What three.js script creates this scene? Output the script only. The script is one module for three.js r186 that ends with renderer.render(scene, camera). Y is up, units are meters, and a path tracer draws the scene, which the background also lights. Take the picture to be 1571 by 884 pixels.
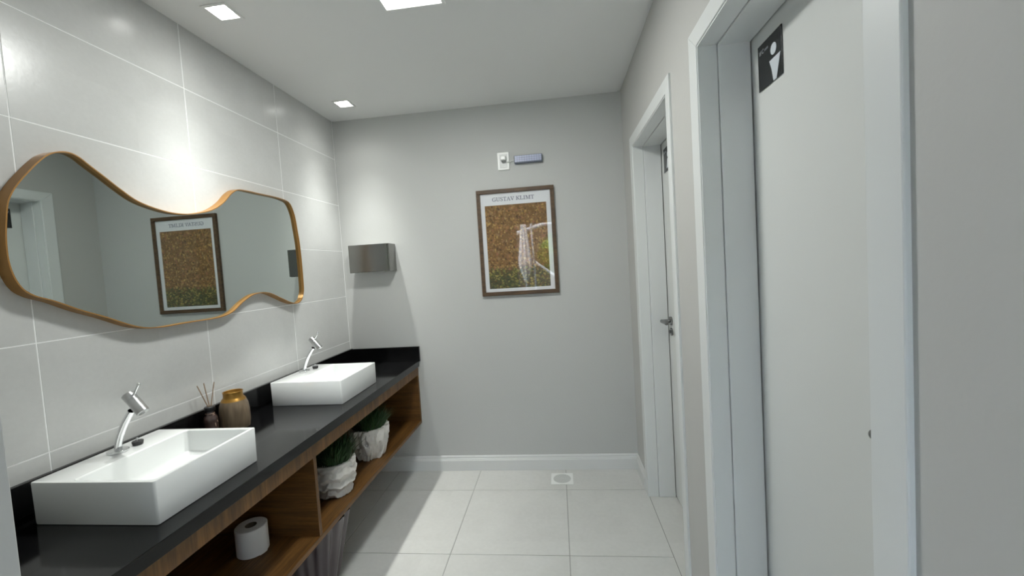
import * as THREE from 'three';
import { RoundedBoxGeometry } from 'three/addons/geometries/RoundedBoxGeometry.js';
import { mergeGeometries, toCreasedNormals } from 'three/addons/utils/BufferGeometryUtils.js';
import { ImprovedNoise } from 'three/addons/math/ImprovedNoise.js';
import { RectAreaLightUniformsLib } from 'three/addons/lights/RectAreaLightUniformsLib.js';

// ---------------------------------------------------------------- camera, sky, lights, exposure
const scene = new THREE.Scene();
const renderer = new THREE.WebGLRenderer({ antialias: true });
renderer.toneMapping = THREE.LinearToneMapping;
renderer.toneMappingExposure = 1.36;
renderer.shadowMap.enabled = true;
RectAreaLightUniformsLib.init();

const camera = new THREE.PerspectiveCamera(69.625, 1571 / 884, 0.05, 100);
camera.rotation.order = 'YXZ';
camera.position.set(1.5216, 1.4276, 2.8465);
camera.rotation.set(-0.0492, 0.1096, -0.0625);

// overcast daylight, seen through the open entrance behind the camera
scene.background = new THREE.Color().setRGB(4.3, 5.3, 6.7);

const sun = new THREE.DirectionalLight(new THREE.Color().setRGB(1, 0.97, 0.92), 20);
sun.position.set(-3, 12, -1); sun.target.position.set(1, 0, 6);
sun.castShadow = true; sun.shadow.mapSize.set(2048, 2048);
Object.assign(sun.shadow.camera, { left: -8, right: 8, top: 8, bottom: -8, near: 0.5, far: 40 });
scene.add(sun, sun.target);

const H = 2.537, W = 2.003, ZN = 4.6;            // ceiling height, right wall, near wall
const PANEL = { x: 1.0, z: 1.245, s: 0.235 };
const SPOTS = [[0.235, 1.237], [0.235, 0.272]];

const panelLight = new THREE.RectAreaLight(new THREE.Color().setRGB(0.985, 1, 0.965), 83, PANEL.s, PANEL.s);
panelLight.position.set(PANEL.x, H - 0.016, PANEL.z);
panelLight.rotation.x = -Math.PI / 2;
panelLight.name = 'panel_light_source';
scene.add(panelLight);
for (const [x, z] of SPOTS) for (const [power, half] of [[3.4, 0.5], [1.5, 0.68], [0.28, 1.14]]) {   // bright core, beam and wide spill of each lamp
  const s = new THREE.SpotLight(new THREE.Color().setRGB(0.985, 1, 0.96), power, 0, half, 1.0, 2);
  s.position.set(x, H + 0.008, z);
  s.target.position.set(x, 0, z);
  s.shadow.radius = 1.3; s.castShadow = true;
  s.name = half < 0.6 ? 'downlight_core' : half < 1 ? 'downlight_beam' : 'downlight_spill';
  scene.add(s, s.target);
}

// ---------------------------------------------------------------- helpers
let seed = 20240611;
const rnd = () => { seed = (seed * 1664525 + 1013904223) >>> 0; return seed / 4294967296; };
const noise = new ImprovedNoise();
const fbm = (x, y, z, o = 4) => { let a = 0, s = 1, k = 0.5; for (let i = 0; i < o; i++) { a += k * noise.noise(x * s, y * s, z * s); s *= 2.03; k *= 0.5; } return a; };
const used = {};
const numbered = (n) => { const k = used[n] ?? 0; used[n] = k + 1; return k ? `${n}_${String(k).padStart(3, '0')}` : n; };
const shade = (o) => { o.castShadow = true; o.receiveShadow = true; return o; };
function mesh(name, geo, mat, parent) {
  const m = shade(new THREE.Mesh(geo, mat));
  m.name = parent ? name : numbered(name);
  (parent || scene).add(m);
  return m;
}
function tag(o, label, category, group) { o.userData.label = label; o.userData.category = category; if (group) o.userData.group = group; return o; }
function thing(name, label, category, p = [0, 0, 0], turn = 0, group) {
  const o = new THREE.Group(); o.name = numbered(name); o.position.set(...p); o.rotation.y = turn; scene.add(o);
  return tag(o, label, category, group);
}
function setting(name, label) { const o = new THREE.Group(); o.name = name; o.userData.kind = 'structure'; if (label) o.userData.label = label; scene.add(o); return o; }
// uv in metres, from the position, by the way each face points
function uvBox(g, swap = false) {
  const n = g.index ? g.toNonIndexed() : g, p = n.attributes.position, nn = n.attributes.normal, uv = new Float32Array(p.count * 2);
  for (let i = 0; i < p.count; i++) {
    const ax = Math.abs(nn.getX(i)), ay = Math.abs(nn.getY(i)), az = Math.abs(nn.getZ(i)), x = p.getX(i), y = p.getY(i), z = p.getZ(i);
    let u, v;
    if (ax >= ay && ax >= az) { u = z; v = y; } else if (ay >= az) { u = x; v = z; } else { u = x; v = y; }
    uv[2 * i] = swap ? v : u; uv[2 * i + 1] = swap ? u : v;
  }
  n.setAttribute('uv', new THREE.BufferAttribute(uv, 2));
  return n;
}
// a box given by its two corners, edges rounded by r
function slab(x0, x1, y0, y1, z0, z1, r = 0, swap = false) {
  const g = r > 0 ? new RoundedBoxGeometry(x1 - x0, y1 - y0, z1 - z0, 2, r) : new THREE.BoxGeometry(x1 - x0, y1 - y0, z1 - z0);
  g.translate((x0 + x1) / 2, (y0 + y1) / 2, (z0 + z1) / 2);
  return uvBox(g, swap);
}
const merge = (list) => mergeGeometries(list.map((g) => { const n = g.index ? g.toNonIndexed() : g; for (const k of Object.keys(n.attributes)) if (!['position', 'normal', 'uv'].includes(k)) n.deleteAttribute(k); return n; }));
function cyl(r0, r1, h, seg = 32) { return new THREE.CylinderGeometry(r1, r0, h, seg); }
function rod(a, b, r0, r1 = r0, seg = 20) {
  const A = new THREE.Vector3(...a), B = new THREE.Vector3(...b), d = B.clone().sub(A), g = new THREE.CylinderGeometry(r1, r0, d.length(), seg);
  g.applyQuaternion(new THREE.Quaternion().setFromUnitVectors(new THREE.Vector3(0, 1, 0), d.normalize()));
  g.translate((A.x + B.x) / 2, (A.y + B.y) / 2, (A.z + B.z) / 2);
  return g;
}
function lathe(pts, seg = 48) { return new THREE.LatheGeometry(pts.map(([r, y]) => new THREE.Vector2(r, y)), seg); }
const lin = (r, g, b) => new THREE.Color().setRGB(r, g, b);

function dataTex(n, f, srgb = true, m = n) {
  const d = new Uint8Array(n * m * 4);
  for (let j = 0; j < m; j++) for (let i = 0; i < n; i++) {
    const c = f(i / n, j / m), k = 4 * (j * n + i);
    d[k] = Math.max(0, Math.min(255, c[0])); d[k + 1] = Math.max(0, Math.min(255, c[1])); d[k + 2] = Math.max(0, Math.min(255, c[2])); d[k + 3] = 255;
  }
  const t = new THREE.DataTexture(d, n, m); t.wrapS = t.wrapT = THREE.RepeatWrapping; t.magFilter = THREE.LinearFilter; t.minFilter = THREE.LinearFilter;
  if (srgb) t.colorSpace = THREE.SRGBColorSpace;
  t.needsUpdate = true;
  return t;
}
const rep = (t, u, v = u) => { t.repeat.set(u, v); return t; };

// ---------------------------------------------------------------- materials
const bumpFine = rep(dataTex(256, (u, v) => { const k = 128 + 90 * fbm(u * 40, v * 40, 3.3) + 40 * fbm(u * 9, v * 9, 7.7); return [k, k, k]; }, false), 2);
const paintBack = new THREE.MeshStandardMaterial({ color: lin(0.545, 0.552, 0.538), roughness: 0.62, bumpMap: bumpFine, bumpScale: 0.0006 });
const paintRight = new THREE.MeshStandardMaterial({ color: lin(0.540, 0.537, 0.515), roughness: 0.62, bumpMap: bumpFine, bumpScale: 0.0006 });
const ceilingPaint = new THREE.MeshStandardMaterial({ color: lin(0.80, 0.805, 0.79), roughness: 0.8, bumpMap: bumpFine, bumpScale: 0.0004 });
const whitePaint = new THREE.MeshStandardMaterial({ color: lin(0.74, 0.76, 0.75), roughness: 0.42 });
const doorPaint = new THREE.MeshStandardMaterial({ color: lin(0.70, 0.715, 0.695), roughness: 0.45 });
const baseMat = new THREE.MeshStandardMaterial({ color: lin(0.72, 0.73, 0.72), roughness: 0.4 });

const tileMats = [0, 1, 2].map((i) => {
  const map = rep(dataTex(192, (u, v) => { const k = 200 + 7 * fbm(u * 5 + i * 9, v * 5, 1.5 + i) + 4 * fbm(u * 50, v * 50, 4 + i); return [k - 1, k, k - 2]; }), 1.4);
  return new THREE.MeshPhysicalMaterial({ map, roughness: 0.24, bumpMap: bumpFine, bumpScale: 0.0003 });
});
const grout = new THREE.MeshStandardMaterial({ color: lin(0.86, 0.87, 0.86), roughness: 0.9 });
const floorMats = [0, 1, 2].map((i) => {
  const map = rep(dataTex(192, (u, v) => { const k = 205 + 9 * fbm(u * 4 + i * 5, v * 4, 2.5 + i) + 6 * fbm(u * 36, v * 36, 5 + i); return [k, k, k - 4]; }), 1.3);
  return new THREE.MeshStandardMaterial({ map, roughness: 0.42 });
});
const floorGrout = new THREE.MeshStandardMaterial({ color: lin(0.30, 0.30, 0.285), roughness: 0.9 });

const granite = new THREE.MeshPhysicalMaterial({
  map: rep(dataTex(256, () => { const s = rnd(), k = s > 0.985 ? 34 + 46 * rnd() : 7 + 9 * rnd(); return [k, k, k + 1]; }), 5),
  roughness: 0.1, specularIntensity: 0.85 });
const woodTex = (base, dark, su, sv) => dataTex(512, (u, v) => {
  const w = fbm(u * 3, v * 26, 1.7, 3), f = fbm(u * 6, v * 150, 8.1, 3), p = fbm(u * 40, v * 240, 2.2, 2);
  const k = Math.max(0, Math.min(1, 0.5 + 0.9 * w + 1.0 * f + 0.4 * p));
  return [0, 1, 2].map((c) => dark[c] + (base[c] - dark[c]) * k);
});
const oak = new THREE.MeshStandardMaterial({ map: rep(woodTex([122, 84, 38], [76, 50, 19]), 1, 1), roughness: 0.5 });

const ceramic = new THREE.MeshPhysicalMaterial({ color: lin(0.84, 0.86, 0.85), roughness: 0.16, clearcoat: 0.7, clearcoatRoughness: 0.06 });
const chrome = new THREE.MeshStandardMaterial({ color: lin(0.80, 0.81, 0.82), metalness: 1, roughness: 0.09 });
const chromeRough = new THREE.MeshStandardMaterial({ color: lin(0.55, 0.55, 0.55), metalness: 1, roughness: 0.28 });
const handleMetal = new THREE.MeshStandardMaterial({ color: lin(0.26, 0.26, 0.26), metalness: 1, roughness: 0.3 });
const steel = new THREE.MeshPhysicalMaterial({ color: lin(0.26, 0.26, 0.245), metalness: 1, roughness: 0.2, anisotropy: 0.4 });
const gold = new THREE.MeshStandardMaterial({ color: lin(0.36, 0.185, 0.05), metalness: 0.4, roughness: 0.38 });
const mirrorMat = new THREE.MeshStandardMaterial({ color: lin(0.55, 0.595, 0.575), metalness: 1, roughness: 0.012 });
const blackPlastic = new THREE.MeshStandardMaterial({ color: lin(0.016, 0.016, 0.017), roughness: 0.35 });
const rubber = new THREE.MeshStandardMaterial({ color: lin(0.03, 0.03, 0.03), roughness: 0.6 });
const whitePlastic = new THREE.MeshStandardMaterial({ color: lin(0.80, 0.81, 0.79), roughness: 0.3 });

// ---------------------------------------------------------------- setting: floor
{
  const f = setting('floor', 'pale grey square floor tiles with grey joints');
  mesh('grout_bed', slab(-0.1, 2.32, -0.1, -0.0022, -0.12, ZN + 0.14), floorGrout, f);
  const xs = [0, 0.3065, 0.9065, 1.5065, 2.001], zs = [0, 0.2708, 0.8708, 1.4708, 2.0708, 2.6708, 3.2708, 3.8708, 4.4708, ZN];
  const j = 0.0017;
  let n = 0;
  for (let a = 0; a < xs.length - 1; a++) for (let b = 0; b < zs.length - 1; b++)
    mesh('tile', slab(xs[a] + j, xs[a + 1] - j, -0.02, 0, zs[b] + j, zs[b + 1] - j, 0.0012), floorMats[(n++ * 7 + b) % 3], f);
  // sills of the two doorways
  mesh('door_sill', slab(2.001 + j, 2.19, -0.02, 0, 0.34, 1.09, 0.0012), floorMats[1], f);
  mesh('door_sill', slab(2.001 + j, 2.19, -0.02, 0, 1.44, 2.17, 0.0012), floorMats[2], f);
}

// ---------------------------------------------------------------- setting: tiled left wall
const PART_Z0 = 2.285, PART_Z1 = 2.40, PART_X = 0.626;
{
  const w = setting('wall_left', 'large pale grey satin wall tiles with white joints');
  mesh('grout_bed', slab(-0.15, -0.0005, -0.1, H + 0.1, -0.12, ZN + 0.14), grout, w);
  const ys = [0, 0.3166, 0.6423, 0.968, 1.2937, 1.6194, 1.9451, 2.2708, H + 0.02], zs = [0.0035, 0.6108, 1.2055, 1.8002, 2.395, 2.9897, 3.5844, 4.1791, ZN];
  const j = 0.0016;
  let n = 0;
  for (let b = 0; b < zs.length - 1; b++) for (let a = 0; a < ys.length - 1; a++)
    mesh('tile', slab(-0.012, 0, ys[a] + j, ys[a + 1] - j, zs[b] + j, zs[b + 1] - j, 0.0008), tileMats[(n++ * 5 + a) % 3], w);
}

// ---------------------------------------------------------------- setting: painted walls, ceiling
{
  const b = setting('wall_back', 'grey painted end wall');
  mesh('plaster', slab(-0.15, 2.32, -0.1, H + 0.1, -0.15, 0), paintBack, b);
  const p = setting('wall_partition', 'short grey painted wall beside the counter');
  mesh('plaster', slab(0, PART_X, 0, H, PART_Z0, PART_Z1, 0.003), paintBack, p);

  // near wall with the open entrance
  const nw = setting('wall_near', 'grey painted wall around the entrance');
  mesh('plaster', slab(-0.15, 0.84, -0.1, H + 0.1, ZN, ZN + 0.14), paintRight, nw);
  mesh('plaster', slab(1.94, 2.32, -0.1, H + 0.1, ZN, ZN + 0.14), paintRight, nw);
  mesh('plaster', slab(0.84, 1.94, 2.2, H + 0.1, ZN, ZN + 0.14), paintRight, nw);
}
const DOORS = [
  { name: 'door_1', zo: [1.385, 2.226], zi: [1.457, 2.153] },
  { name: 'door_2', zo: [0.280, 1.137], zi: [0.352, 1.080] },
];
{
  const r = setting('wall_right', 'warm grey painted wall with two white doors');
  const cut = 0.018, top = 2.10;
  mesh('plaster', slab(2.20, 2.32, -0.1, H + 0.1, -0.15, ZN + 0.14), paintRight, r);
  const d1 = DOORS[0].zi, d2 = DOORS[1].zi;
  for (const [a, b] of [[-0.15, d2[0] - cut], [d2[1] + cut, d1[0] - cut], [d1[1] + cut, ZN + 0.14]]) mesh('plaster', slab(W, 2.2, -0.1, H + 0.1, a, b), paintRight, r);
  for (const [a, b] of [[d2[0] - cut, d2[1] + cut], [d1[0] - cut, d1[1] + cut]]) mesh('plaster', slab(W, 2.2, top, H + 0.1, a, b), paintRight, r);
}
{
  const c = setting('ceiling', 'flat light grey ceiling with a shadow gap at its edge');
  const s = new THREE.Shape([[-0.02, -0.02], [W - 0.02, -0.02], [W - 0.02, ZN + 0.02], [-0.02, ZN + 0.02]].map(([x, z]) => new THREE.Vector2(x, -z)));
  const hole = (x, z, h) => s.holes.push(new THREE.Path([[x - h, z - h], [x - h, z + h], [x + h, z + h], [x + h, z - h]].map(([a, b]) => new THREE.Vector2(a, -b))));
  for (const [x, z] of SPOTS) hole(x, z, 0.0465);
  const g = new THREE.ExtrudeGeometry(s, { depth: 0.014, bevelEnabled: false });
  g.rotateX(-Math.PI / 2); g.translate(0, H, 0);
  mesh('board', uvBox(g), ceilingPaint, c);
  mesh('gap_strip', slab(W - 0.021, W + 0.001, H + 0.007, H + 0.016, -0.02, ZN + 0.02), ceilingPaint, c);
  mesh('upper_board', slab(-0.15, 2.32, H + 0.075, H + 0.16, -0.15, ZN + 0.14), ceilingPaint, c);
}

// ---------------------------------------------------------------- setting: baseboards
function baseProfile(len) {
  const s = new THREE.Shape([[0, 0], [0.015, 0], [0.015, 0.074], [0.0125, 0.077], [0.0125, 0.083], [0.009, 0.088], [0.009, 0.097], [0.005, 0.105], [0, 0.105]].map(([a, b]) => new THREE.Vector2(a, b)));
  return uvBox(new THREE.ExtrudeGeometry(s, { depth: len, bevelEnabled: false }));   // profile in x,y, runs along z
}
{
  const b = setting('baseboard_back', 'white moulded skirting board');
  const g = baseProfile(W - 0.001); g.rotateY(-Math.PI / 2); g.translate(W - 0.0005, 0.0004, 0);   // turns x to z
  const pos = g.attributes.position; void pos;
  mesh('board', g, baseMat, b);
  const r = setting('baseboard_right', 'short white moulded skirting board beside the door');
  const h = baseProfile(0.280 - 0.015); h.rotateY(Math.PI); h.translate(W, 0.0004, 0.280);
  mesh('board', h, baseMat, r);
  const k = baseProfile(1.385 - 1.137); k.rotateY(Math.PI); k.translate(W, 0.0004, 1.385);
  const r2 = setting('trim_1', 'white skirting board between the two doors');
  mesh('board', k, baseMat, r2);
  const r3 = setting('trim_2', 'white skirting board by the entrance');
  const q = baseProfile(ZN - 2.226); q.rotateY(Math.PI); q.translate(W, 0.0004, ZN);
  mesh('board', q, baseMat, r3);
}

// ---------------------------------------------------------------- setting: doors
const CX = 1.993, LEAF = 2.156, TOPO = 2.144, TOPI = 2.080;
for (const d of DOORS) {
  const o = setting(d.name, d.name === 'door_1' ? 'near white door in a white moulded frame' : 'far white door in a white moulded frame');
  const [a, b] = d.zo, [c, e] = d.zi;
  // mitred casing boards: outline in (z, y), extruded along x
  const board = (pts) => {
    const s = new THREE.Shape(pts.map(([z, y]) => new THREE.Vector2(-z, y)));
    const g = new THREE.ExtrudeGeometry(s, { depth: W - CX - 0.003, bevelEnabled: true, bevelThickness: 0.003, bevelSize: 0.003, bevelOffset: -0.003, bevelSegments: 2 });
    g.rotateY(Math.PI / 2); g.translate(CX + 0.003, 0, 0);      // (x,y,depth) -> (depth, y, -x)
    return uvBox(g);
  };
  mesh('casing', board([[a, 0.0005], [c - 0.004, 0.0005], [c - 0.004, TOPI + 0.004], [a, TOPO]]), whitePaint, o);
  mesh('casing', board([[e + 0.004, 0.0005], [b, 0.0005], [b, TOPO], [e + 0.004, TOPI + 0.004]]), whitePaint, o);
  mesh('casing', board([[a, TOPO], [c - 0.004, TOPI + 0.004], [e + 0.004, TOPI + 0.004], [b, TOPO]]), whitePaint, o);
  // jamb linings: outer band, then the thicker stop band
  const X1 = 2.055, X2 = LEAF - 0.004;
  mesh('jamb', slab(CX + 0.0045, X1, 0.0005, TOPI + 0.012, c - 0.016, c), whitePaint, o);
  mesh('jamb', slab(CX + 0.0045, X1, 0.0005, TOPI + 0.012, e, e + 0.016), whitePaint, o);
  mesh('head_jamb', slab(CX + 0.0045, X1, TOPI, TOPI + 0.016, c, e), whitePaint, o);
  mesh('door_stop', slab(X1 + 0.0015, X2, 0.0005, TOPI + 0.004, c - 0.016, c + 0.006, 0.0025), whitePaint, o);
  mesh('door_stop', slab(X1 + 0.0015, X2, 0.0005, TOPI + 0.004, e - 0.006, e + 0.016, 0.0025), whitePaint, o);
  mesh('door_stop', slab(X1 + 0.0015, X2, TOPI - 0.006, TOPI + 0.016, c - 0.01, e + 0.01, 0.0025), whitePaint, o);
  const leaf = mesh('door_leaf', slab(LEAF, LEAF + 0.035, 0.006, TOPI + 0.008, c - 0.012, e + 0.012, 0.002), doorPaint, o);
  // lever handle: lock at the near edge of door 1, at the far edge of door 2
  const near = d.name === 'door_1', zc = near ? e - 0.049 : c + 0.062, dir = near ? -1 : 1, y = 1.068;
  const hx = LEAF - 0.052;
  const h = mesh('door_handle', merge([
    rod([LEAF - 0.009, y, zc], [LEAF, y, zc], 0.025, 0.025, 32), rod([hx - 0.004, y, zc], [LEAF, y, zc], 0.010),
    new THREE.CapsuleGeometry(0.0105, 0.098, 6, 16).rotateX(Math.PI / 2).translate(hx, y, zc + dir * 0.047)]), handleMetal, o);
  h.userData.label = 'brushed metal lever handle';
  const k = mesh('lock_cylinder', merge([rod([LEAF - 0.007, y - 0.062, zc], [LEAF, y - 0.062, zc], 0.022, 0.022, 28), rod([LEAF - 0.014, y - 0.062, zc], [LEAF, y - 0.062, zc], 0.009)]), handleMetal, o);
  k.userData.label = 'round metal keyhole plate';
  void leaf;
}

// restroom signs on the doors: black plate, white figure and letters
function signPlate(name, label, z, woman) {
  const S = 0.130, o = thing(name, label, 'sign', [LEAF - 0.0035, 1.967, z]);
  mesh('plate', new RoundedBoxGeometry(0.003, S, S, 2, 0.001).translate(0.0015, 0, 0), new THREE.MeshStandardMaterial({ color: lin(0.010, 0.011, 0.011), roughness: 0.22 }), o);
  const white = new THREE.MeshStandardMaterial({ color: lin(0.62, 0.66, 0.70), roughness: 0.5 });
  const flat = (shape) => { const g = new THREE.ExtrudeGeometry(shape, { depth: 0.0008, bevelEnabled: false, curveSegments: 24 }); g.rotateY(-Math.PI / 2); g.translate(0.0002, 0, 0); return g; };  // x -> z as seen from the room
  const head = new THREE.Shape(); head.absellipse(0.0234, 0.021, 0.0155, 0.0155, 0, Math.PI * 2);
  mesh('head', flat(head), white, o);
  const body = woman
    ? new THREE.Shape([[0.010, 0.000], [0.024, 0.000], [0.046, -0.050], [-0.012, -0.050]].map((p) => new THREE.Vector2(...p)))
    : new THREE.Shape([[0.000, -0.004], [0.0585, -0.003], [0.050, -0.026], [0.036, -0.0645], [0.019, -0.0645], [0.011, -0.030]].map((p) => new THREE.Vector2(...p)));
  mesh('figure', flat(body), white, o);
  // letters W and C, and the small line of print beside them
  const bar = (x0, y0, x1, y1, t) => { const dx = x1 - x0, dy = y1 - y0, l = Math.hypot(dx, dy), nx = -dy / l * t / 2, ny = dx / l * t / 2; return flat(new THREE.Shape([[x0 + nx, y0 + ny], [x1 + nx, y1 + ny], [x1 - nx, y1 - ny], [x0 - nx, y0 - ny]].map((p) => new THREE.Vector2(...p)))); };
  const grey = new THREE.MeshStandardMaterial({ color: lin(0.36, 0.38, 0.40), roughness: 0.5 });
  const t = 0.0022, x = -0.055, y = 0.035, h = 0.013;
  mesh('letter', merge([bar(x, y + h, x + 0.003, y, t), bar(x + 0.003, y, x + 0.006, y + h, t), bar(x + 0.006, y + h, x + 0.009, y, t), bar(x + 0.009, y, x + 0.012, y + h, t)]), grey, o);
  const C = new THREE.Shape(); C.absarc(x + 0.0215, y + h / 2, h / 2, 0.8, Math.PI * 2 - 0.8, false); C.absarc(x + 0.0215, y + h / 2, h / 2 - t, Math.PI * 2 - 0.8, 0.8, true);
  mesh('letter', flat(C), grey, o);
  const small = []; for (let i = 0; i < 6; i++) small.push(bar(x + 0.031 + i * 0.0036, y + 0.002, x + 0.031 + i * 0.0036, y + 0.008, 0.0013));
  mesh('small_print', merge(small), grey, o);
  return o;
}
signPlate('restroom_sign', 'black restroom sign with pale figure on the nearer white door', 1.570, false);
signPlate('restroom_sign', 'black restroom sign on the far white door, nearly edge-on', 0.475, true);

// ---------------------------------------------------------------- ceiling fittings
{
  const glow = new THREE.MeshStandardMaterial({ color: 0xffffff, emissive: lin(1, 1, 0.98), emissiveIntensity: 1.6, roughness: 0.6 });
  const p = thing('ceiling_light_panel', 'bright square ceiling light panel in a thin white frame', 'ceiling light', [PANEL.x, H, PANEL.z]);
  const h = PANEL.s / 2, o = h + 0.012;
  mesh('diffuser', slab(-h, h, -0.010, -0.002, -h, h, 0.002), glow, p);
  mesh('frame', merge([slab(-o, o, -0.012, 0, -o, -h), slab(-o, o, -0.012, 0, h, o), slab(-o, -h, -0.012, 0, -h, h), slab(h, o, -0.012, 0, -h, h)]), whitePlastic, p);
  SPOTS.forEach(([x, z], i) => {
    const d = thing('recessed_downlight', i ? 'small square recessed downlight in the far corner of the ceiling' : 'square recessed downlight above the mirror, nearer the camera', 'downlight', [x, H, z], 0, 'recessed downlights along the tiled wall');
    const a = 0.0535, b = 0.042;
    // flat trim ring
    const s = new THREE.Shape([[-a, -a], [a, -a], [a, a], [-a, a]].map((q) => new THREE.Vector2(...q)));
    s.holes.push(new THREE.Path([[-b, -b], [-b, b], [b, b], [b, -b]].map((q) => new THREE.Vector2(...q))));
    const g = new THREE.ExtrudeGeometry(s, { depth: 0.003, bevelEnabled: true, bevelThickness: 0.001, bevelSize: 0.001, bevelOffset: -0.001, bevelSegments: 1 });
    g.rotateX(Math.PI / 2); g.translate(0, -0.0005, 0);
    mesh('trim', uvBox(g), whitePlastic, d);
    // four sloped reflector walls
    const wall = new THREE.CylinderGeometry(0.034 * Math.SQRT2, b * Math.SQRT2, 0.016, 4, 1, true); wall.rotateY(Math.PI / 4); wall.translate(0, 0.008, 0);
    mesh('reflector', wall.toNonIndexed(), new THREE.MeshStandardMaterial({ color: lin(0.85, 0.85, 0.83), roughness: 0.35, side: THREE.DoubleSide }), d);
    mesh('lamp', slab(-0.033, 0.033, 0.0145, 0.020, -0.033, 0.033, 0.002), new THREE.MeshStandardMaterial({ color: 0xffffff, emissive: lin(1, 1, 0.96), emissiveIntensity: 14 }), d);
  });
}

// ---------------------------------------------------------------- vanity: granite top, open wooden cabinet
const CT = 0.803, CE = 0.507, CZ1 = PART_Z0 - 0.002;
{
  const c = thing('countertop', 'long polished black granite countertop along the tiled wall', 'countertop', [0, 0, 0]);
  mesh('slab', slab(0.001, CE - 0.001, CT - 0.022, CT, 0.001, CZ1, 0.0015), granite, c);
  mesh('front_edge', slab(CE - 0.021, CE, CT - 0.040, CT - 0.0001, 0.001, CZ1, 0.0022), granite, c);
  mesh('backsplash', slab(0.0005, 0.018, CT - 0.001, 0.912, 0.001, CZ1, 0.0015), granite, c);
  mesh('backsplash', slab(0.0175, CE + 0.012, CT - 0.001, 0.910, 0.001, 0.019, 0.0015), granite, c);

  const k = thing('vanity_cabinet', 'long open oak-coloured shelf cabinet hung below the black counter', 'cabinet', [0, 0, 0]);
  const F = 0.497, y0 = 0.354, y1 = 0.374, yt = CT - 0.0415;
  mesh('fascia', slab(F - 0.018, F, 0.705, yt, 0.002, CZ1, 0.001, true), oak, k);
  mesh('top_rail', slab(0.002, F - 0.0185, 0.742, yt, 0.002, CZ1), oak, k);
  const shf = mesh('shelf', slab(0.002, F - 0.0022, y0, y1, 0.002, CZ1, 0, true), oak, k);
  mesh('edge_band', slab(F - 0.002, F, y0, y1, 0.002, CZ1, 0.0007), oak, shf);
  mesh('back_panel', slab(0.0015, 0.012, y1 + 0.0005, 0.7415, 0.002, CZ1), oak, k);
  const dv = mesh('divider', slab(0.0125, F - 0.004, y1 + 0.0005, 0.7045, 1.2775, 1.2965), oak, k);
  mesh('edge_band', slab(F - 0.0038, F - 0.002, y1 + 0.0005, 0.7045, 1.2773, 1.2967, 0.0006, true), oak, dv);
  mesh('end_panel', slab(0.0125, F, y1 + 0.0005, 0.7045, 0.002, 0.022, 0.001), oak, k);
  mesh('end_panel', slab(0.0125, F - 0.002, y1 + 0.0005, 0.7045, CZ1 - 0.02, CZ1, 0.001), oak, k);
}

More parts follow.
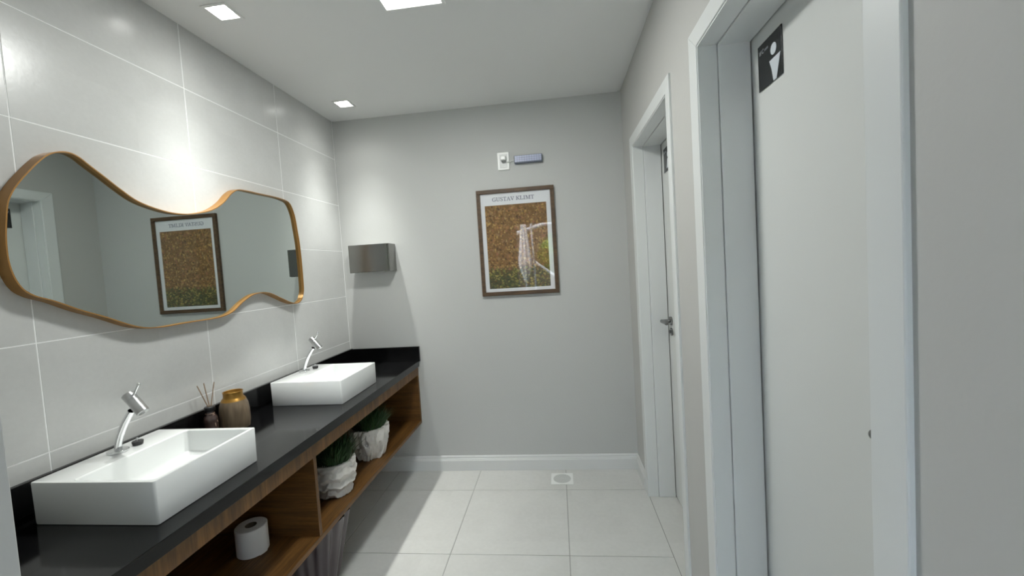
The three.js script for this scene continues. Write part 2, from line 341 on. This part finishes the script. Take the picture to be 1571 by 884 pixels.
// ---------------------------------------------------------------- basins
function basin(label, x0, x1, z0, z1) {
  const hx = (x1 - x0) / 2, hz = (z1 - z0) / 2, Hb = 0.12, o = thing('wash_basin', label, 'basin', [(x0 + x1) / 2, CT + 0.0006, (z0 + z1) / 2], 0, 'white basins on the black counter');
  // outer shell, rim, bowl as rings of a rounded rectangle; the tap ledge lies on the wall side (low x)
  const ring = (ax0, ax1, az, r, y, n = 6) => {
    const pts = [], cs = [[ax1 - r, az - r, 0], [ax0 + r, az - r, Math.PI / 2], [ax0 + r, -az + r, Math.PI], [ax1 - r, -az + r, 1.5 * Math.PI]];
    for (const [cx, cz, a] of cs) for (let i = 0; i <= n; i++) { const t = a + i / n * Math.PI / 2; pts.push([cx + r * Math.cos(t), y, cz + r * Math.sin(t)]); }
    return pts;
  };
  const L = -hx + 0.122, rr = [];
  rr.push(ring(-hx + 0.005, hx - 0.005, hz - 0.005, 0.005, 0.000), ring(-hx + 0.0022, hx - 0.0022, hz - 0.0022, 0.0055, 0.0012), ring(-hx + 0.0012, hx - 0.0012, hz - 0.0012, 0.006, 0.006),
    ring(-hx, hx, hz, 0.0065, Hb - 0.0035), ring(-hx + 0.001, hx - 0.001, hz - 0.001, 0.006, Hb - 0.001), ring(-hx + 0.0035, hx - 0.0035, hz - 0.0035, 0.0055, Hb),
    ring(L - 0.004, hx - 0.011, hz - 0.011, 0.012, Hb), ring(L, hx - 0.0135, hz - 0.0135, 0.012, Hb - 0.003), ring(L + 0.010, hx - 0.022, hz - 0.022, 0.016, 0.050), ring(L + 0.020, hx - 0.032, hz - 0.032, 0.020, 0.037),
    ring(L + 0.06, hx - 0.07, hz - 0.08, 0.02, 0.033), ring((L + hx) / 2 - 0.022, (L + hx) / 2 + 0.022, 0.022, 0.021, 0.030));
  const pos = [], idx = [], n = rr[0].length;
  for (const q of rr) for (const p of q) pos.push(...p);
  for (let i = 0; i < rr.length - 1; i++) for (let j = 0; j < n; j++) { const a = i * n + j, b = i * n + (j + 1) % n, c = a + n, d = b + n; idx.push(a, c, b, b, c, d); }
  const cb = pos.length / 3; pos.push(0, 0, 0); for (let j = 0; j < n; j++) idx.push(cb, j, (j + 1) % n);
  const ce = pos.length / 3; pos.push((L + hx) / 2, 0.030, 0); for (let j = 0; j < n; j++) idx.push(ce, (rr.length - 1) * n + (j + 1) % n, (rr.length - 1) * n + j);
  let g = new THREE.BufferGeometry(); g.setAttribute('position', new THREE.Float32BufferAttribute(pos, 3)); g.setIndex(idx);
  g = toCreasedNormals(g, 0.55);
  mesh('bowl', g, ceramic, o);
  mesh('drain', lathe([[0, 0.034], [0.012, 0.034], [0.0205, 0.033], [0.0215, 0.0305]], 28).translate((L + hx) / 2, 0, 0), chrome, o);
  // small grey maker's mark near the wall-side corner of the near face
  const mk = [];
  for (let i = 0; i < 3; i++) mk.push(new THREE.BoxGeometry(0.0022, 0.0034, 0.0005).translate(-hx + 0.026 + i * 0.0032, Hb - 0.021, hz - 0.0006));
  mesh('stamp', merge(mk), new THREE.MeshStandardMaterial({ color: lin(0.10, 0.11, 0.12), roughness: 0.5 }), o);
  return o;
}
basin('white square ceramic basin at the near end of the counter', 0.058, 0.437, 1.520, 1.892);
basin('white square ceramic basin near the grey end wall', 0.055, 0.432, 0.536, 0.930);

function faucet(label, x, z, group) {
  const o = thing('faucet', label, 'faucet', [x, CT + 0.1212, z], 0, group);
  mesh('base_plate', lathe([[0, 0], [0.0255, 0], [0.027, 0.0015], [0.027, 0.0055], [0.0255, 0.007], [0, 0.007]], 36), chrome, o);
  const curve = new THREE.CatmullRomCurve3([[0, 0.004, 0], [0.006, 0.030, 0], [0.022, 0.068, 0], [0.042, 0.101, 0], [0.063, 0.130, 0]].map((p) => new THREE.Vector3(...p)));
  mesh('stem', new THREE.TubeGeometry(curve, 40, 0.0095, 20, false), chrome, o);
  // ribbed head, tilted outward
  const A = new THREE.Vector3(0.055, 0.183, 0), B = new THREE.Vector3(0.104, 0.124, 0), d = B.clone().sub(A), len = d.length();
  const prof = [[0, 0], [0.0145, 0], [0.0170, 0.002]]; for (let i = 0; i < 1; i++) prof.push([0.0170, len * 0.3], [0.0158, len * 0.32], [0.0158, len * 0.34], [0.0170, len * 0.36]); prof.push([0.0170, len - 0.002], [0.0155, len], [0.0125, len], [0.0125, len - 0.006], [0, len - 0.006]);
  const g = lathe(prof, 36); g.applyQuaternion(new THREE.Quaternion().setFromUnitVectors(new THREE.Vector3(0, 1, 0), d.normalize())); g.translate(A.x, A.y, A.z);
  mesh('head', g, chromeRough, o);
  mesh('lever', merge([rod([0.071, 0.170, 0], [0.097, 0.212, 0], 0.0042, 0.0036, 16), new THREE.SphereGeometry(0.0052, 16, 10).translate(0.0975, 0.213, 0)]), chrome, o);
  return o;
}
faucet('curved chrome faucet on the nearer basin', 0.111, 1.705, 'chrome faucets on the basins');
faucet('curved chrome faucet on the basin by the end wall', 0.099, 0.708, 'chrome faucets on the basins');

function plug(label, x, z) {
  const o = thing('drain_plug', label, 'drain plug', [x, CT + 0.1208, z], 0, 'rubber plugs on the basin ledges');
  mesh('stopper', lathe([[0, 0], [0.0135, 0], [0.0150, 0.008], [0.0155, 0.012], [0.0145, 0.0135], [0, 0.0135]], 28), rubber, o);
  mesh('ring', new THREE.TorusGeometry(0.0048, 0.0011, 8, 20).translate(0, 0.0178, 0), chrome, o);
}
plug('small black drain plug on the nearer basin ledge', 0.122, 1.652);
plug('small black drain plug on the far basin ledge', 0.122, 0.640);

// ---------------------------------------------------------------- mirror
{
  const RIM = [[1.863, 1.639], [1.854, 1.694], [1.842, 1.724], [1.822, 1.758], [1.797, 1.793], [1.774, 1.823], [1.748, 1.850], [1.719, 1.866], [1.690, 1.871], [1.664, 1.863], [1.641, 1.847], [1.596, 1.817], [1.548, 1.784], [1.490, 1.751], [1.386, 1.728], [1.315, 1.727], [1.258, 1.735], [1.165, 1.763], [1.099, 1.804], [1.046, 1.854], [1.004, 1.879], [0.960, 1.884], [0.873, 1.885], [0.675, 1.885], [0.620, 1.872], [0.585, 1.816], [0.567, 1.720], [0.556, 1.630], [0.553, 1.448], [0.560, 1.358], [0.588, 1.314], [0.637, 1.299], [0.694, 1.312], [0.772, 1.343], [0.866, 1.376], [0.961, 1.373], [1.037, 1.343], [1.100, 1.306], [1.161, 1.290], [1.340, 1.287], [1.479, 1.287], [1.542, 1.301], [1.644, 1.349], [1.712, 1.379], [1.777, 1.413], [1.818, 1.430], [1.842, 1.449], [1.855, 1.472], [1.863, 1.498], [1.868, 1.532], [1.868, 1.585]];
  const curve = new THREE.CatmullRomCurve3(RIM.map(([z, y]) => new THREE.Vector3(0, y, z)), true, 'centripetal');
  const N = 420, pts = curve.getSpacedPoints(N).slice(0, N).map((p) => [p.z, p.y]);
  const off = (d) => pts.map((p, i) => { const a = pts[(i + N - 2) % N], b = pts[(i + 2) % N], dx = b[0] - a[0], dy = b[1] - a[1], l = Math.hypot(dx, dy); return [p[0] + dy / l * d, p[1] - dx / l * d]; });
  // which side is inside
  let area = 0; for (let i = 0; i < N; i++) { const a = pts[i], b = pts[(i + 1) % N]; area += a[0] * b[1] - b[0] * a[1]; }
  const sgn = area > 0 ? -1 : 1;
  const inner = off(sgn * 0.0035);
  const o = thing('wall_mirror', 'wavy wall mirror in a thin gold frame on the tiled wall', 'mirror', [0.0006, 0, 0]);
  const V = (q) => q.map(([z, y]) => new THREE.Vector2(-z, y));
  const fs = new THREE.Shape(V(pts)); fs.holes.push(new THREE.Path(V(inner)));
  const fg = new THREE.ExtrudeGeometry(fs, { depth: 0.040, bevelEnabled: false }); fg.rotateY(Math.PI / 2);
  mesh('frame', toCreasedNormals(fg, 0.6), gold, o);
  const gs = new THREE.Shape(V(inner));
  const gg = new THREE.ExtrudeGeometry(gs, { depth: 0.006, bevelEnabled: false }); gg.rotateY(Math.PI / 2); gg.translate(0.019, 0, 0);
  mesh('glass', toCreasedNormals(gg, 0.5), mirrorMat, o);
}

// ---------------------------------------------------------------- things on the back wall
{
  // framed print: lettering above a plain abstract gold and olive field
  const x0 = 1.002, x1 = 1.533, y0 = 1.239, y1 = 1.965, w = x1 - x0, h = y1 - y0;
  const o = thing('framed_poster', 'framed gold and olive print with lettering, behind glass on the end wall', 'poster', [(x0 + x1) / 2, (y0 + y1) / 2, 0.0006]);
  const frameMat = new THREE.MeshStandardMaterial({ map: rep(woodTex([104, 80, 54], [66, 49, 33]), 2, 2), roughness: 0.5 });
  const b = 0.0265;
  const bar = (a, c, d, e) => slab(a, c, d, e, 0, 0.022, 0.0025);
  mesh('frame', bar(-w / 2, w / 2, h / 2 - b, h / 2), frameMat, o);
  mesh('frame', bar(-w / 2, w / 2, -h / 2, -h / 2 + b), frameMat, o);
  mesh('frame', bar(-w / 2, -w / 2 + b, -h / 2 + b, h / 2 - b), frameMat, o);
  mesh('frame', bar(w / 2 - b, w / 2, -h / 2 + b, h / 2 - b), frameMat, o);
  const cw = 720, ch = Math.round(720 * (h - 2 * b) / (w - 2 * b)), cv = document.createElement('canvas'); cv.width = cw; cv.height = ch;
  const c = cv.getContext('2d');
  c.fillStyle = '#dfe1e4'; c.fillRect(0, 0, cw, ch);
  const px = (m) => m / (w - 2 * b) * cw;
  const ax = px(1.058 - 1.0285), aw = px(1.475 - 1.058), ay = px(1.937 - 1.855), ah = px(1.855 - 1.288);
  const gx = c.createLinearGradient(0, ay, 0, ay + ah); gx.addColorStop(0, '#76592f'); gx.addColorStop(0.72, '#7a5a30'); gx.addColorStop(0.80, '#544c2b'); gx.addColorStop(1, '#454326');
  c.fillStyle = gx; c.fillRect(ax, ay, aw, ah);
  c.save(); c.beginPath(); c.rect(ax, ay, aw, ah); c.clip();
  for (let i = 0; i < 2400; i++) {
    const x = ax + aw * rnd(), v = rnd(), y = ay + ah * v, low = v + 0.05 * (rnd() - 0.5) > 0.76, s = 6 + 16 * rnd();
    const pal = low ? ['#6b6a36', '#454f2a', '#87803f', '#2f3a1c', '#9d904c', '#5d4420'] : ['#a98547', '#6d4d24', '#9a7140', '#80603a', '#b99a5c', '#513a1e', '#8f7650', '#956648'];
    c.globalAlpha = 0.55 + 0.4 * rnd(); c.fillStyle = pal[Math.floor(rnd() * pal.length)];
    if (low || rnd() < 0.4) { c.beginPath(); c.ellipse(x, y, s * 0.7, s * 0.5, rnd() * 3, 0, 7); c.fill(); } else c.fillRect(x, y, s * 0.8, s * (0.6 + rnd()));
  }
  c.globalAlpha = 0.5; c.lineWidth = 2;
  for (let i = 0; i < 60; i++) { c.strokeStyle = rnd() < 0.5 ? '#5a3f1c' : '#c9a45e'; c.beginPath(); c.arc(ax + aw * rnd(), ay + ah * 0.74 * rnd(), 6 + 20 * rnd(), rnd() * 6, rnd() * 6 + 3); c.stroke(); }
  c.globalAlpha = 0.8;
  for (let i = 0; i < 34; i++) { c.fillStyle = i % 3 ? '#3a2a18' : '#d2bd86'; c.fillRect(ax + aw * (0.1 + 0.8 * rnd()), ay + ah * (0.1 + 0.62 * rnd()), 6, 12 + 14 * rnd()); }
  c.restore(); c.globalAlpha = 1;
  c.fillStyle = '#2b3350'; c.font = '58px serif'; c.textAlign = 'center'; c.textBaseline = 'middle';
  const tx = 'GUSTAV KLIMT', tw = c.measureText(tx).width, want = px(0.287);
  c.save(); c.translate(ax + aw * 0.47, ay * 0.52); c.scale(want / tw, want / tw * 0.96); c.fillText(tx, 0, 0); c.restore();
  const tex = new THREE.CanvasTexture(cv); tex.colorSpace = THREE.SRGBColorSpace;
  const pg = new THREE.PlaneGeometry(w - 2 * b + 0.004, h - 2 * b + 0.004); pg.translate(0, 0, 0.010);
  mesh('print', pg, new THREE.MeshStandardMaterial({ map: tex, roughness: 0.7 }), o);
  const glass = new THREE.MeshPhysicalMaterial({ color: 0xffffff, transmission: 1, roughness: 0.0, ior: 1.52, thickness: 0 });
  mesh('glass_pane', new THREE.PlaneGeometry(w - 2 * b + 0.002, h - 2 * b + 0.002).translate(0, 0, 0.014), glass, o);
}
{
  const o = thing('power_outlet', 'white wall outlet plate with a plug, above the poster', 'outlet', [1.204, 2.153, 0.0005]);
  mesh('plate', slab(-0.040, 0.040, -0.0595, 0.0595, 0, 0.008, 0.003), whitePlastic, o);
  mesh('insert', slab(-0.027, 0.027, -0.046, 0.046, 0.0075, 0.0105, 0.002), new THREE.MeshStandardMaterial({ color: lin(0.66, 0.67, 0.66), roughness: 0.35 }), o);
  const p = thing('power_plug', 'white two-pin plug in the outlet above the poster', 'plug', [1.205, 2.158, 0.0115]);
  mesh('plug_body', slab(-0.019, 0.019, -0.004, 0.026, 0, 0.022, 0.006), whitePlastic, p);
  mesh('strain_relief', merge([new THREE.SphereGeometry(0.011, 20, 14).scale(1.35, 0.75, 0.8).translate(0.002, -0.010, 0.012)]), new THREE.MeshStandardMaterial({ color: lin(0.22, 0.23, 0.22), roughness: 0.4 }), p);

  const e = thing('emergency_light', 'small bluish emergency light bar with a grid face beside the outlet', 'light', [1.374, 2.153, 0.0005]);
  const L = 0.190, Hh = 0.050;
  mesh('housing', slab(-L / 2, L / 2, -Hh / 2 - 0.003, Hh / 2, 0, 0.026, 0.005), new THREE.MeshStandardMaterial({ color: lin(0.13, 0.15, 0.20), roughness: 0.4 }), e);
  const cell = new THREE.MeshStandardMaterial({ color: lin(0.54, 0.58, 0.76), roughness: 0.25 });
  const cg = new RoundedBoxGeometry(0.0155, 0.0125, 0.003, 1, 0.0012);
  for (let i = 0; i < 11; i++) for (let k = 0; k < 3; k++) { const m = mesh('cell', cg, cell, e); m.position.set(-L / 2 + 0.0125 + i * 0.0165, -0.0125 + k * 0.0138, 0.0268); }
  const cord = new THREE.CatmullRomCurve3([[-L / 2, -0.002, 0.012], [-L / 2 - 0.02, -0.004, 0.013], [-L / 2 - 0.035, -0.010, 0.014], [-0.147, -0.008, 0.020]].map((q) => new THREE.Vector3(...q)));
  mesh('cord', new THREE.TubeGeometry(cord, 24, 0.0022, 8), whitePlastic, e);
}
{
  const o = thing('paper_towel_dispenser', 'brushed steel paper towel dispenser on the end wall above the counter', 'dispenser', [0.250, 1.552, 0.0005]);
  const w = 0.145, h = 0.0955, d = 0.12;
  mesh('cover', slab(-w, w - 0.013, -h, h, 0.012, d, 0.003), steel, o);
  mesh('side_panel', slab(w - 0.0125, w, -h + 0.002, h, 0.0, d - 0.003, 0.003), steel, o);
  mesh('back_plate', slab(-w + 0.002, w - 0.013, -h + 0.003, h - 0.002, 0, 0.0115), chromeRough, o);
  mesh('paper_slot', slab(-0.085, 0.065, -h - 0.004, -h + 0.001, 0.03, d - 0.012, 0.001), new THREE.MeshStandardMaterial({ color: lin(0.6, 0.6, 0.57), roughness: 0.8 }), o);
  mesh('lock', rod([-0.060, -h - 0.0035, d - 0.02], [-0.060, -h + 0.001, d - 0.02], 0.007), blackPlastic, o);
}

// ---------------------------------------------------------------- floor drain
{
  const o = thing('floor_drain', 'square white floor drain cover with a round grate by the end wall', 'floor drain', [1.480, 0, 0.139]);
  mesh('cover', slab(-0.0725, 0.0725, 0.0002, 0.004, -0.0725, 0.0725, 0.0015), whitePlastic, o);
  const grey = new THREE.MeshStandardMaterial({ color: lin(0.55, 0.56, 0.54), roughness: 0.45 });
  const gr = mesh('grate', lathe([[0, 0.0052], [0.052, 0.0052], [0.0575, 0.0046], [0.058, 0.0038]], 48), grey, o);
  const rings = []; for (const r of [0.020, 0.034, 0.047]) rings.push(new THREE.TorusGeometry(r, 0.0012, 6, 40).rotateX(Math.PI / 2).translate(0, 0.0053, 0));
  mesh('rib', merge(rings), grey, gr);
}

// ---------------------------------------------------------------- small things on the counter
{
  const v = thing('ceramic_vase', 'small taupe jar-shaped vase with a gold neck on the counter', 'vase', [0.088, CT + 0.0004, 1.205]);
  const body = [[0, 0], [0.050, 0], [0.0545, 0.003], [0.058, 0.03], [0.0575, 0.075], [0.054, 0.105], [0.0475, 0.124]];
  const streak = dataTex(256, (u, w) => { const k = 0.5 + 0.9 * fbm(u * 26, w * 2.2, 3.1, 3); return [88 + 50 * k, 76 + 44 * k, 60 + 38 * k]; });
  mesh('body', lathe(body, 56), new THREE.MeshStandardMaterial({ map: streak, roughness: 0.45 }), v);
  mesh('neck', lathe([[0.0478, 0.1235], [0.042, 0.134], [0.0375, 0.139], [0.0372, 0.158], [0.039, 0.1615], [0.037, 0.163], [0.034, 0.161], [0.034, 0.13], [0, 0.128]], 48), new THREE.MeshStandardMaterial({ color: lin(0.38, 0.21, 0.05), metalness: 0.85, roughness: 0.36 }), v);

  const d = thing('reed_diffuser', 'small amber reed diffuser bottle with three sticks beside the vase', 'diffuser', [0.056, CT + 0.0004, 1.296]);
  mesh('bottle', lathe([[0, 0], [0.024, 0], [0.0258, 0.002], [0.0258, 0.070], [0.023, 0.084], [0.015, 0.096], [0.0135, 0.110]], 36), new THREE.MeshPhysicalMaterial({ color: lin(0.055, 0.034, 0.030), roughness: 0.08, clearcoat: 0.6, clearcoatRoughness: 0.05 }), d);
  mesh('collar', lathe([[0.0138, 0.106], [0.0190, 0.108], [0.0195, 0.124], [0.0165, 0.127], [0.007, 0.127], [0, 0.126]], 30), blackPlastic, d);
  const reed = new THREE.MeshStandardMaterial({ color: lin(0.28, 0.19, 0.115), roughness: 0.8 });
  mesh('reed', rod([0.000, 0.120, 0.004], [-0.018, 0.222, 0.030], 0.0019, 0.0019, 10), reed, d);
  mesh('reed', rod([0.001, 0.120, 0.0], [-0.012, 0.226, 0.004], 0.0019, 0.0019, 10), reed, d);
  mesh('reed', rod([0.003, 0.120, -0.003], [0.006, 0.222, -0.028], 0.0019, 0.0019, 10), reed, d);
  mesh('twine', merge([new THREE.TorusGeometry(0.0155, 0.0014, 6, 28).rotateX(Math.PI / 2).translate(0, 0.098, 0), rod([0.0155, 0.098, 0.004], [0.027, 0.045, 0.006], 0.0013, 0.0013, 6), rod([0.0155, 0.098, 0.0], [0.0265, 0.060, -0.006], 0.0013, 0.0013, 6)]), new THREE.MeshStandardMaterial({ color: lin(0.40, 0.27, 0.20), roughness: 0.9 }), d);
}

// ---------------------------------------------------------------- things on the cabinet shelf
const SH = 0.3745;
{
  const r = thing('toilet_roll', 'white toilet paper roll standing on the wooden shelf', 'toilet paper', [0.268, SH, 1.385]);
  const R = 0.056, h = 0.106, q = 0.0205;
  mesh('paper', lathe([[q, 0.001], [R - 0.003, 0], [R, 0.003], [R, h - 0.003], [R - 0.003, h], [q, h - 0.001]], 56), new THREE.MeshStandardMaterial({ color: lin(0.74, 0.73, 0.70), roughness: 0.95, bumpMap: bumpFine, bumpScale: 0.0008, side: THREE.DoubleSide }), r);
  mesh('core', lathe([[q, h - 0.001], [q - 0.001, h - 0.001], [q - 0.001, 0.001], [q, 0.001]], 32), new THREE.MeshStandardMaterial({ color: lin(0.13, 0.10, 0.07), roughness: 0.9, side: THREE.DoubleSide }), r);
  // loose end of the sheet
  const a0 = -0.55, a1 = 0.05, g = new THREE.CylinderGeometry(R + 0.0012, R + 0.0012, h - 0.002, 12, 1, true, a0 + Math.PI / 2, a1 - a0); g.translate(0.001, h / 2, -0.001);
  mesh('loose_sheet', g, new THREE.MeshStandardMaterial({ color: lin(0.74, 0.73, 0.70), roughness: 0.95, side: THREE.DoubleSide }), r);
}
function pottedPlant(label, x, z, pot, h, R, kind) {
  const o = thing('potted_plant', label, 'plant', [x, SH, z], kind ? 0.6 : 0, 'potted grass plants on the shelf');
  const U = 120, Vn = 52, pos = [], idx = [];
  for (let j = 0; j <= Vn; j++) for (let i = 0; i < U; i++) {
    const v = j / Vn, a = i / U * Math.PI * 2, y = h * v;
    let r = pot(v) * R;
    const cx = Math.cos(a), sz = Math.sin(a);
    if (kind) { const w = fbm(cx * 2.1, v * 1.6 + 3, sz * 2.1, 3) * 1.8, s = Math.sin(a * 7 + w * 6); r += 0.0105 * Math.sign(s) * Math.pow(Math.abs(s), 0.3) + 0.006 * fbm(cx * 9, v * 9, sz * 9, 2); }
    else { const w = fbm(cx * 1.6, v * 1.2, sz * 1.6, 3), s = Math.sin(v * 21 + w * 7); r += 0.0095 * s * Math.abs(s) + 0.004 * fbm(cx * 7, v * 7, sz * 7, 2); }
    if (j === 0) r *= 0.96;
    pos.push(cx * r, y, sz * r);
  }
  for (let j = 0; j < Vn; j++) for (let i = 0; i < U; i++) { const a = j * U + i, b = j * U + (i + 1) % U; idx.push(a, a + U, b, b, a + U, b + U); }
  const c0 = pos.length / 3; pos.push(0, 0, 0); for (let i = 0; i < U; i++) idx.push(c0, i, (i + 1) % U);
  const c1 = pos.length / 3; pos.push(0, h * 0.94, 0); for (let i = 0; i < U; i++) idx.push(c1, Vn * U + (i + 1) % U, Vn * U + i);
  let g = new THREE.BufferGeometry(); g.setAttribute('position', new THREE.Float32BufferAttribute(pos, 3)); g.setIndex(idx); g = toCreasedNormals(g, 0.7);
  mesh('pot', g, new THREE.MeshStandardMaterial({ color: lin(0.70, 0.675, 0.63), roughness: 0.6 }), o);
  // dense tuft of fine blades
  const P = [], C = [], I = [];
  for (let k = 0; k < 1300; k++) {
    const a = rnd() * Math.PI * 2, r0 = Math.sqrt(rnd()) * R * 0.8, lean = 0.12 + 0.62 * rnd() * (0.3 + r0 / R), l = 0.06 + 0.085 * rnd(), wd = 0.0018 + 0.0018 * rnd(), ta = a + (rnd() - 0.5) * 1.6;
    const bx = Math.cos(a) * r0, bz = Math.sin(a) * r0, dx = Math.cos(ta) * lean, dz = Math.sin(ta) * lean, nx = -Math.sin(ta + rnd()), nz = Math.cos(ta + rnd());
    const b0 = P.length / 3, col = 0.55 + 0.75 * rnd(), yel = rnd() < 0.15 ? 1.7 : 1;
    for (let s = 0; s < 3; s++) {
      const t = s / 2, y = h * 0.93 + l * t * (1 - 0.42 * t * lean), ox = bx + dx * l * t * (0.6 + 0.6 * t), oz = bz + dz * l * t * (0.6 + 0.6 * t), w = wd * (1 - 0.85 * t);
      P.push(ox - nx * w, y, oz - nz * w, ox + nx * w, y, oz + nz * w);
      for (let q = 0; q < 2; q++) C.push(0.030 * col * yel, 0.080 * col, 0.024 * col);
    }
    for (let s = 0; s < 2; s++) { const q = b0 + s * 2; I.push(q, q + 1, q + 2, q + 1, q + 3, q + 2); }
  }
  const fg = new THREE.BufferGeometry(); fg.setAttribute('position', new THREE.Float32BufferAttribute(P, 3)); fg.setAttribute('color', new THREE.Float32BufferAttribute(C, 3)); fg.setIndex(I); fg.computeVertexNormals();
  const f = mesh('foliage', fg, new THREE.MeshStandardMaterial({ vertexColors: true, roughness: 0.6, side: THREE.DoubleSide }), o);
  f.userData.kind = 'stuff';
}
pottedPlant('grass plant in a white pot with wavy horizontal ridges by the divider', 0.372, 0.955, (v) => 0.72 + 0.30 * Math.sin(Math.min(1, v * 1.25) * Math.PI / 2) - 0.06 * Math.max(0, v - 0.8) * 5, 0.165, 0.098, 0);
pottedPlant('grass plant in a white pot with rough bark-like relief', 0.376, 0.565, (v) => 0.58 + 0.42 * Math.sin(Math.min(1, 0.12 + v * 0.9) * Math.PI / 2), 0.180, 0.104, 1);

// ---------------------------------------------------------------- bin under the shelf, lined with a pleated mauve bag
{
  const o = thing('waste_bin', 'bin covered by a pleated mauve bag on the floor under the shelf', 'bin', [0.325, 0.0005, 1.115]);
  const U = 240, Vn = 24, pos = [], idx = [], hh = 0.350;
  for (let j = 0; j <= Vn; j++) for (let i = 0; i < U; i++) {
    const v = j / Vn, a = i / U * Math.PI * 2, base = 0.098 + 0.075 * v;
    const f = Math.sin(a * 11 + 1.3 * Math.sin(a * 3)) + 0.5 * Math.sin(a * 23 + 2);
    const r = base + 0.0065 * f * (0.5 + 0.5 * v);
    pos.push(Math.cos(a) * r, hh * v, Math.sin(a) * r);
  }
  for (let j = 0; j < Vn; j++) for (let i = 0; i < U; i++) { const a = j * U + i, b = j * U + (i + 1) % U; idx.push(a, a + U, b, b, a + U, b + U); }
  const g = new THREE.BufferGeometry(); g.setAttribute('position', new THREE.Float32BufferAttribute(pos, 3)); g.setIndex(idx); g.computeVertexNormals();
  mesh('bag', g, new THREE.MeshPhysicalMaterial({ color: lin(0.066, 0.048, 0.052), roughness: 0.3, clearcoat: 0.4, clearcoatRoughness: 0.25, side: THREE.DoubleSide }), o);
  mesh('bin_body', lathe([[0, 0.001], [0.086, 0.001], [0.152, 0.325], [0.149, 0.325], [0.084, 0.006], [0, 0.006]], 48), blackPlastic, o);
}

// ---------------------------------------------------------------- outside the entrance (seen mirrored in the poster's glass)
{
  const pave = new THREE.MeshStandardMaterial({ color: lin(0.17, 0.165, 0.155), roughness: 0.9 });
  const gnd = setting('ground', 'paving outside the entrance');
  mesh('paving', slab(-6, 9, -0.2, -0.02, ZN + 0.14, 14), pave, gnd);
  const gw = setting('wall_garden', 'brown rendered garden wall outside the entrance');
  mesh('render', slab(-5, 8, -0.02, 3.0, 8.6, 8.8, 0.01), new THREE.MeshStandardMaterial({ color: lin(0.10, 0.075, 0.06), roughness: 0.9 }), gw);
  // furled white parasol
  const pa = thing('garden_parasol', 'furled white garden parasol outside the entrance', 'parasol', [0.87, -0.02, 6.0]);
  mesh('pole', merge([rod([0, 0.03, 0], [0, 2.5, 0], 0.02, 0.02, 14), cyl(0.22, 0.2, 0.05, 28).translate(0, 0.025, 0)]), new THREE.MeshStandardMaterial({ color: lin(0.5, 0.5, 0.5), roughness: 0.4 }), pa);
  const pp = [], pi = []; for (let b = 0; b <= 16; b++) for (let q = 0; q < 48; q++) { const v = b / 16, a = q / 48 * Math.PI * 2, r = (v < 0.3 ? 0.03 + 0.33 * v : 0.129 - 0.09 * (v - 0.3) / 0.7) * (1 + 0.22 * Math.sin(a * 8)); pp.push(Math.cos(a) * r, 1.12 + 1.32 * v, Math.sin(a) * r); }
  for (let b = 0; b < 16; b++) for (let q = 0; q < 48; q++) { const a = b * 48 + q, c = b * 48 + (q + 1) % 48; pi.push(a, a + 48, c, c, a + 48, c + 48); }
  const pgm = new THREE.BufferGeometry(); pgm.setAttribute('position', new THREE.Float32BufferAttribute(pp, 3)); pgm.setIndex(pi); pgm.computeVertexNormals();
  const cloth = new THREE.MeshStandardMaterial({ color: lin(0.82, 0.82, 0.82), roughness: 0.9, side: THREE.DoubleSide });
  mesh('canopy', pgm, cloth, pa);
  // two white tubes of a pergola crossing above and beside it
  const pe = thing('garden_pergola', 'white tube pergola outside the entrance', 'pergola', [0, -0.02, 6.15]);
  mesh('post', rod([1.08, 0.0, 0], [1.02, 2.6, 0], 0.022, 0.022, 14), cloth, pe);
  mesh('brace', rod([1.05, 1.55, 0.05], [1.72, 1.02, 0.05], 0.035, 0.035, 14), cloth, pe);
  mesh('beam', new THREE.TubeGeometry(new THREE.CatmullRomCurve3([[0.3, 2.05, 0.06], [0.85, 2.22, 0.06], [1.45, 2.36, 0.06], [2.6, 2.38, 0.06]].map((q) => new THREE.Vector3(...q))), 30, 0.045, 12), cloth, pe);
  const sh = thing('shrub', 'green garden shrub outside the entrance', 'shrub', [1.50, -0.02, 6.55]);
  const lg = [], lm = new THREE.MeshStandardMaterial({ color: lin(0.22, 0.46, 0.07), roughness: 0.6, side: THREE.DoubleSide });
  for (let k = 0; k < 700; k++) {
    const th = rnd() * 6.283, ph = Math.acos(1 - 2 * rnd()), rr = 0.36 * Math.cbrt(0.4 + 0.6 * rnd());
    const g = new THREE.CircleGeometry(0.05 + 0.035 * rnd(), 6); g.scale(0.6, 1.3, 1); g.rotateX(rnd() * 6); g.rotateY(rnd() * 6);
    g.translate(rr * Math.sin(ph) * Math.cos(th), 1.72 + rr * Math.cos(ph) * 1.15, rr * Math.sin(ph) * Math.sin(th)); lg.push(g);
  }
  const fo = mesh('foliage', merge(lg), lm, sh); fo.userData.kind = 'stuff';
  mesh('stem', rod([0, 0, 0], [0, 1.7, 0], 0.04, 0.025, 12), new THREE.MeshStandardMaterial({ color: lin(0.12, 0.08, 0.05), roughness: 0.9 }), sh);
}

renderer.render(scene, camera);
